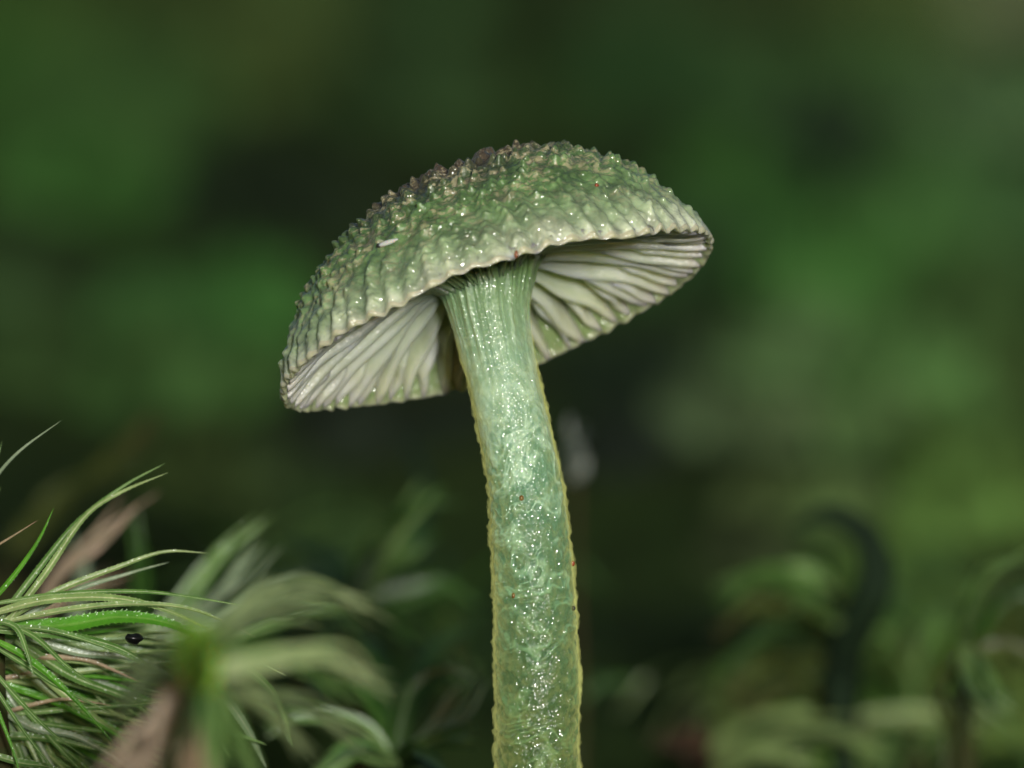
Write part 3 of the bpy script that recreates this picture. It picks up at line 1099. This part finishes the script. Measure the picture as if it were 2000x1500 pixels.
HL = [
    ([(-60, 1010), (-10, 935), (40, 880), (120, 821)], (.3, -.6), 18, L_GREY),
    ([(-40, 1060), (-20, 960), (4, 862)], (.6, .8), 14, L_GREEN),
    ([(-50, 1120), (-20, 1020), (2, 950)], (.8, .4), 14, L_GREEN),
    ([(-20, 1235), (60, 1130), (150, 1020), (240, 950), (322, 905)], (.1, .6), 30, L_GREEN),
    ([(0, 1235), (85, 1125), (165, 1010), (235, 962), (328, 923)], (-.3, .2), 32, L_PALE),
    ([(-30, 1190), (30, 1120), (75, 1055), (105, 992)], (-.5, -.8), 24, L_BRIGHT),
    ([(-30, 1080), (20, 1050), (74, 1016)], (-.6, -.8), 10, L_TAN),
    ([(-10, 1225), (110, 1155), (230, 1108), (320, 1078), (404, 1080)], (-.3, .3), 32, L_PALE),
    ([(-10, 1240), (130, 1160), (250, 1120), (330, 1098)], (.3, .9), 26, L_GREY),
    ([(-20, 1180), (120, 1160), (270, 1155), (380, 1167), (490, 1186)], (-.6, -.9), 24, L_GREEN),
    ([(-20, 1200), (90, 1172), (220, 1168), (320, 1190), (420, 1235)], (-.8, -1.4), 40, L_PALE),
    ([(10, 1215), (130, 1192), (260, 1180), (380, 1192), (500, 1245)], (-1.1, -1.8), 34, L_PALE),
    ([(-10, 1225), (120, 1222), (240, 1205), (350, 1225), (440, 1290)], (-.5, -1.0), 78, L_BRIGHT, {'fold': .25}),
    ([(-10, 1230), (120, 1240), (230, 1265), (330, 1325)], (-1.2, -1.6), 42, L_GREEN),
    ([(0, 1225), (100, 1232), (220, 1270), (300, 1310)], (-1.4, -2.2), 30, L_GREEN),
    ([(10, 1215), (70, 1245), (130, 1300), (190, 1342)], (-1.6, -2.4), 26, L_GREEN),
    ([(-20, 1245), (60, 1290), (140, 1360), (222, 1452)], (-1.4, -2.0), 34, L_BRIGHT),
    ([(-30, 1250), (50, 1300), (110, 1340), (220, 1395)], (-1.0, -2.0), 30, L_GREEN),
    ([(-30, 1290), (40, 1370), (100, 1430), (165, 1478)], (-1.6, -2.4), 22, L_GREEN),
    ([(-30, 1310), (20, 1390), (70, 1460), (130, 1530)], (-1.2, -1.8), 20, L_GREEN),
    ([(-40, 1300), (0, 1400), (30, 1480), (44, 1540)], (-.9, -1.2), 20, L_BRIGHT),
    ([(-30, 1405), (60, 1378), (130, 1366), (220, 1378)], (.4, .2), 22, L_TAN),
    ([(-30, 1330), (50, 1318), (120, 1290), (200, 1290)], (.9, .7), 26, L_TAN),
    ([(-20, 1260), (70, 1282), (170, 1290), (280, 1335)], (.4, .1), 30, L_TAN),
    ([(-30, 1360), (60, 1420), (150, 1440), (260, 1500)], (.6, .4), 40, L_GREY),
    ([(-30, 1440), (60, 1440), (130, 1450), (210, 1470)], (.8, .5), 44, L_GREEN),
    ([(-10, 1280), (90, 1350), (200, 1420), (300, 1520)], (.8, 1.2), 46, L_PALE),
    ([(-30, 1470), (40, 1490), (100, 1500), (180, 1540)], (-.6, -1.0), 36, L_GREEN),
    ([(-20, 1210), (30, 1225), (52, 1270), (66, 1320)], (-1.8, -2.2), 30, L_GREEN),
    ([(40, 1240), (150, 1275), (270, 1290), (380, 1350)], (-.2, .2), 40, L_GREY),
    ([(30, 1250), (140, 1320), (260, 1370), (330, 1440)], (.2, .8), 44, L_GREEN),
    ([(60, 1300), (180, 1400), (240, 1450), (270, 1530)], (.6, .9), 44, L_PALE),
    ([(100, 1330), (220, 1345), (330, 1400), (420, 1480)], (1.4, 2.2), 60, L_GREY),
    ([(120, 1250), (260, 1300), (380, 1380), (450, 1480)], (1.8, 2.6), 60, L_GREEN),
]
fr = random.Random(21)
for q in range(190):                                   # the many leaves behind and below
    an = math.radians(fr.uniform(-8, 78))
    L = fr.uniform(220, 420)
    x0, y0 = -20 + fr.uniform(-15, 60), 1240 + fr.uniform(-20, 180)
    bow = fr.uniform(-.22, .10)
    P4 = []
    for u in (0, .35, .7, 1):
        a2 = an + bow * (1 - u) * 1.6
        P4.append((x0 + math.cos(a2) * L * u, y0 + math.sin(a2) * L * u * .9))
    dd = fr.uniform(.6, 4.5)
    HL.append((P4, (dd, dd + fr.uniform(-.8, .8)), fr.uniform(18, 34), fr.choice([L_GREEN, L_GREEN, L_PALE, L_PALE, L_GREY, L_PALE, L_BRIGHT]), {'teeth': 14, 'n': 20}))
bl = px(-30, 1250, 0)
hero_shoot('sharp green moss shoot with serrated leaves fanning out from the left edge', (bl.x + .3, .4, gz(bl.x, .4)), HL, tuple(px(-10, 1215, 0)), .2)

sp, _n = px(272, 1248, -1.2), None
d = obj('dirt_speck', blob_mesh('dirt_speck', .17, .11, .10, 31, .35), M_BLACK, None, px(264, 1247, -1.15))
tag(d, 'black crumb of dirt on a glossy broad moss leaf', 'dirt')

# leaf tips at the right of the near shoot, mostly hidden by it
HL2 = [
    ([(440, 1290), (500, 1320), (545, 1375), (572, 1460)], (.2, -.6), 40, L_GREEN),
    ([(430, 1300), (480, 1350), (540, 1400), (566, 1452)], (.6, .2), 30, L_GREEN),
    ([(420, 1290), (470, 1350), (500, 1365)], (.8, .9), 18, L_PALE),
    ([(420, 1300), (470, 1280), (560, 1320)], (-.4, -.8), 16, L_PALE),
    ([(400, 1330), (440, 1420), (520, 1455)], (.8, 1.4), 40, L_GREEN),
    ([(410, 1320), (480, 1420), (520, 1500)], (1.2, 2.0), 50, L_GREY),
]
b2 = px(420, 1310, .5)
hero_shoot('small green moss shoot with a drooping serrated leaf behind the blurred near shoot', (b2.x, .5, gz(b2.x, .5)), HL2, tuple(px(418, 1300, .5)), .12)

# ------------------------------------------------- the near, out-of-focus shoot
DN = -26
HN = [
    ([(385, 1310), (470, 1300), (570, 1285), (670, 1295), (752, 1345)], (DN, DN + 6), 62, L_NEAR),
    ([(390, 1300), (450, 1270), (560, 1280), (660, 1330), (700, 1390)], (DN, DN + 8), 34, L_GREEN),
    ([(385, 1290), (440, 1220), (520, 1165), (620, 1160), (740, 1200)], (DN + 1, DN + 10), 46, L_NEAR),
    ([(390, 1290), (430, 1230), (490, 1160), (530, 1120)], (DN + 1, DN + 9), 42, L_NEAR),
    ([(380, 1290), (440, 1240), (500, 1210), (560, 1190), (640, 1195)], (DN, DN + 12), 52, L_NEAR),
    ([(380, 1330), (385, 1285), (375, 1240), (350, 1215)], (DN - 2, DN - 3), 62, L_LIME),
    ([(395, 1350), (400, 1310), (380, 1265), (360, 1245)], (DN - 3, DN - 6), 44, L_LIME),
    ([(385, 1350), (380, 1305), (395, 1265), (420, 1255)], (DN - 3, DN - 6), 44, L_LIME),
    ([(390, 1320), (395, 1285), (410, 1250), (430, 1240)], (DN - 2, DN - 4), 52, L_LIME),
    ([(370, 1300), (330, 1280), (290, 1290), (250, 1320)], (DN, DN + 5), 44, L_NEAR),
    ([(375, 1310), (320, 1330), (260, 1350), (220, 1400)], (DN, DN + 6), 46, L_NEAR),
    ([(360, 1320), (340, 1380), (300, 1450), (260, 1540)], (DN, DN + 3), 90, L_ROSY),
    ([(350, 1330), (310, 1400), (270, 1460), (210, 1540)], (DN + 1, DN + 4), 80, L_ROSY),
    ([(375, 1330), (350, 1420), (330, 1540)], (DN + 1, DN + 3), 80, L_ROSY),
    ([(390, 1310), (430, 1370), (460, 1440), (520, 1530)], (DN, DN + 4), 44, L_GREEN),
    ([(395, 1310), (450, 1350), (530, 1400), (600, 1500)], (DN, DN + 8), 40, L_NEAR),
    ([(390, 1320), (410, 1400), (420, 1540)], (DN - 1, DN), 60, L_GREEN),
    ([(385, 1320), (370, 1380), (350, 1450), (345, 1540)], (DN - 3, DN - 2), 26, L_DARK),
    ([(390, 1310), (500, 1350), (600, 1380), (720, 1470)], (DN + 2, DN + 12), 46, L_NEAR),
]
bn = px(380, 1420, DN)
near = hero_shoot('bright out-of-focus moss shoot with a tan stalk in front of the other moss', (bn.x, DN, gz(bn.x, DN)), HN, tuple(px(385, 1300, DN)), .36, teeth=0, stalk=M_TANSTALK, feather=10)

M_GLOW_BLOB = mat_simple('moss_bud', (.20, .38, .04), (.32, .48, .08), 2.0, .6, .05, .1)
obj('bud', blob_mesh('bud', .42, .34, .55, 17, .35), M_GLOW_BLOB, near, px(384, 1290, DN - 3) - near.location)  # added blob, coloured to give the shoot's heart its bright lime glow

# ------------------------------------------------- moss behind, out of focus
def hero_blur(label, leaves, root, depth, stem_r=.3, stalk=M_STALK):
    r = px(root[0], root[1], depth)
    return hero_shoot(label, (r.x, depth, gz(r.x, depth)), leaves, tuple(r), stem_r, teeth=0, stalk=stalk)


hero_blur('blurred moss shoot with a tan leaf rising behind the sharp moss', [
    ([(60, 1230), (110, 1130), (190, 1070), (278, 980)], (18, 16), 28, L_ROSY),
    ([(50, 1220), (150, 1150), (240, 1130)], (18, 20), 24, L_TAN),
    ([(270, 1250), (285, 1130), (266, 990)], (24, 24), 34, L_MID),
    ([(280, 1240), (350, 1200), (430, 1090), (522, 1010)], (18, 18), 40, L_GREEN),
    ([(300, 1240), (400, 1190), (470, 1110), (520, 1060)], (18, 17), 40, L_GREY),
    ([(320, 1250), (430, 1220), (520, 1160), (600, 1120)], (20, 24), 50, L_GREY),
    ([(320, 1260), (450, 1240), (560, 1190), (680, 1180)], (20, 24), 60, L_GREEN),
    ([(140, 1250), (160, 1130), (140, 1040)], (22, 24), 40, L_GREY),
], (230, 1290), 20)
hero_blur('long blurred olive and brown stalk of moss far behind the sharp moss', [
    ([(40, 1060), (120, 980), (210, 900), (300, 805)], (46, 44), 60, L_OLIVE),
    ([(20, 1080), (80, 1000), (160, 960)], (46, 48), 50, L_OLIVE),
], (10, 1120), 46)
hero_blur('blurred green feathery moss shoot just left of the mushroom stem', [
    ([(690, 1180), (740, 1090), (800, 1020), (872, 950)], (30, 28), 60, L_MID),
    ([(680, 1180), (720, 1080), (760, 1040)], (30, 26), 50, L_GREEN),
    ([(690, 1180), (770, 1060), (850, 960)], (28, 27), 70, L_GREEN),
    ([(695, 1180), (750, 1110), (830, 1070)], (27, 26), 60, L_GREEN),
    ([(700, 1170), (790, 1090), (860, 1040)], (30, 32), 56, L_MID),
    ([(690, 1170), (640, 1090), (580, 1060)], (30, 34), 50, L_MID),
    ([(680, 1180), (620, 1140), (540, 1130)], (30, 34), 60, L_MID),
    ([(700, 1190), (780, 1160), (860, 1150), (920, 1180)], (30, 30), 60, L_MID),
    ([(690, 1190), (740, 1200), (820, 1260)], (28, 26), 60, L_MID),
    ([(690, 1180), (715, 1120), (735, 1070)], (26, 22), 34, L_GREY),
    ([(700, 1180), (820, 1000), (800, 860)], (36, 46), 50, L_DARK),
], (690, 1230), 30)
hero_blur('blurred dark green moss shoot low between the near shoot and the stem', [
    ([(760, 1480), (740, 1380), (640, 1310), (560, 1300)], (16, 18), 60, L_MID),
    ([(770, 1480), (800, 1360), (870, 1310), (930, 1330)], (16, 16), 56, L_MID),
    ([(760, 1490), (700, 1420), (600, 1400), (520, 1440)], (14, 14), 60, L_GREEN),
    ([(770, 1490), (850, 1430), (900, 1380), (942, 1330)], (15, 12), 34, L_GREY),
    ([(770, 1490), (860, 1440), (920, 1440)], (15, 12), 56, L_GREEN),
    ([(770, 1480), (770, 1380), (740, 1280), (690, 1230)], (18, 24), 60, L_MID),
    ([(770, 1490), (720, 1460), (660, 1480), (600, 1540)], (13, 10), 60, L_GREEN),
    ([(780, 1490), (830, 1480), (900, 1540)], (13, 10), 60, L_MID),
    ([(770, 1480), (830, 1300), (900, 1220)], (22, 28), 56, L_MID),
    ([(760, 1480), (650, 1400), (620, 1320), (640, 1250)], (22, 28), 56, L_MID),
], (770, 1500), 16)
hook_root = hero_blur('dark hooked moss shoot curling over a fan of blurred leaves', [
    ([(1640, 1230), (1560, 1140), (1480, 1130), (1400, 1190)], (37, 35), 46, L_FERN),
    ([(1640, 1240), (1540, 1190), (1470, 1180), (1390, 1240)], (37, 35), 45, L_OLIVE),
    ([(1650, 1170), (1580, 1110), (1500, 1120), (1420, 1150)], (37, 37), 41, L_GREEN),
    ([(1630, 1250), (1550, 1230), (1470, 1260), (1390, 1330)], (37, 33), 46, L_FERN),
    ([(1640, 1220), (1630, 1140), (1620, 1090), (1560, 1060)], (39, 41), 52, L_FERN),
    ([(1640, 1220), (1600, 1190), (1540, 1170)], (33, 31), 41, L_GREEN),
    ([(1640, 1300), (1550, 1290), (1480, 1310), (1420, 1370)], (35, 33), 45, L_OLIVE),
    ([(1660, 1250), (1730, 1180), (1780, 1150)], (37, 43), 45, L_FERN),
    ([(1635, 1380), (1560, 1340), (1450, 1400)], (35, 31), 46, L_OLIVE),
], (1640, 1330), 32, .25, M_HOOK)
hp = [tuple(px(x, y, dd) - hook_root.location) for x, y, dd in
      [(1625, 1440, 36), (1640, 1320, 35), (1660, 1240, 34), (1705, 1160, 33), (1710, 1080, 33), (1670, 1025, 33), (1610, 1005, 33), (1545, 1035, 33)]]
tube('hook', hp, [.60, .54, .46, .44, .42, .34, .22, .06], M_HOOK, hook_root, n=40, sides=12, noise_amp=.05)
hero_blur('blurred moss shoot with long arching leaves to the right of the hooked one', [
    ([(1890, 1290), (1880, 1220), (1930, 1130), (2030, 1060)], (24, 20), 38, L_GREEN),
    ([(1880, 1270), (1920, 1310), (1960, 1360), (1990, 1370)], (22, 20), 42, L_GREEN),
    ([(1880, 1280), (1910, 1350), (1970, 1400)], (22, 19), 28, L_GREEN),
    ([(1870, 1290), (1840, 1340), (1860, 1410), (1890, 1430)], (23, 21), 22, L_OLIVE),
    ([(1890, 1290), (1960, 1260), (2040, 1290)], (24, 24), 48, L_OLIVE),
    ([(1890, 1290), (1960, 1180), (2040, 1160)], (26, 26), 42, L_MID),
    ([(1880, 1320), (1870, 1420), (1860, 1540)], (24, 20), 28, L_OLIVE),
], (1880, 1310), 24, .2)
hero_blur('blurred pale leaf tip of moss behind the stem', [
    ([(1124, 935), (1120, 895), (1126, 860), (1146, 830)], (34, 31), 80, L_SILVER),
], (1128, 940), 34, .07)
hero_blur('blurred low moss shoot at the foot of the bank right of the stem', [
    ([(1380, 1500), (1440, 1420), (1560, 1390), (1660, 1400)], (36, 34), 50, L_PALE),
    ([(1380, 1500), (1500, 1450), (1620, 1440), (1740, 1480)], (34, 30), 60, L_PALE),
    ([(1380, 1510), (1350, 1450), (1290, 1440)], (34, 32), 50, L_RUST),
    ([(1390, 1510), (1480, 1480), (1600, 1500)], (30, 28), 60, L_PALE),
    ([(1130, 1370), (1170, 1340), (1240, 1335)], (38, 38), 30, L_MID),
    ([(1400, 1510), (1620, 1420), (1800, 1390), (1930, 1420)], (40, 40), 60, L_PALE),
], (1390, 1530), 36, .2)

# background shoots standing on the ground either side, low in the frame
k = 0
for X, Y, dep, sz, nl, ms, lab, grp in [
        (1250, 1520, 60, 3.0, 16, [L_DARK, L_OLIVE], 'dark blurred moss shoot low in the gap beside the stem', 'dark moss shoots in the gap beside the stem'),
        (1180, 1500, 70, 3.0, 16, [L_DARK], 'dark blurred moss shoot low in the gap beside the stem', 'dark moss shoots in the gap beside the stem'),
        (600, 1270, 50, 4.0, 22, [L_MID, L_DARK, L_GREEN], 'blurred mid green moss shoot on the slope left of the stem', 'mid green moss shoots left of the stem'),
        (480, 1230, 54, 4.0, 22, [L_MID, L_GREEN], 'blurred mid green moss shoot on the slope left of the stem', 'mid green moss shoots left of the stem'),
        (880, 1250, 48, 3.6, 20, [L_MID, L_DARK], 'blurred mid green moss shoot on the slope left of the stem', 'mid green moss shoots left of the stem'),
        (1790, 1400, 44, 3.6, 26, [L_GREEN, L_OLIVE, L_MID], 'blurred olive and green moss shoot on the slope behind the hooked shoot', 'olive moss shoots behind the hooked shoot'),
        (1940, 1330, 50, 4.0, 26, [L_GREEN, L_GREEN, L_OLIVE], 'blurred olive and green moss shoot on the slope behind the hooked shoot', 'olive moss shoots behind the hooked shoot'),
        (1530, 1440, 44, 3.2, 26, [L_GREEN, L_PALE, L_MID], 'blurred pale green moss shoot low behind the hooked shoot', None)]:
    tp = px(X, Y - 90, dep)
    shoot(lab, (tp.x, dep, gz(tp.x, dep)), tp, sz, nl, ms, grp, seed=k, from_t=.2)
    k += 1
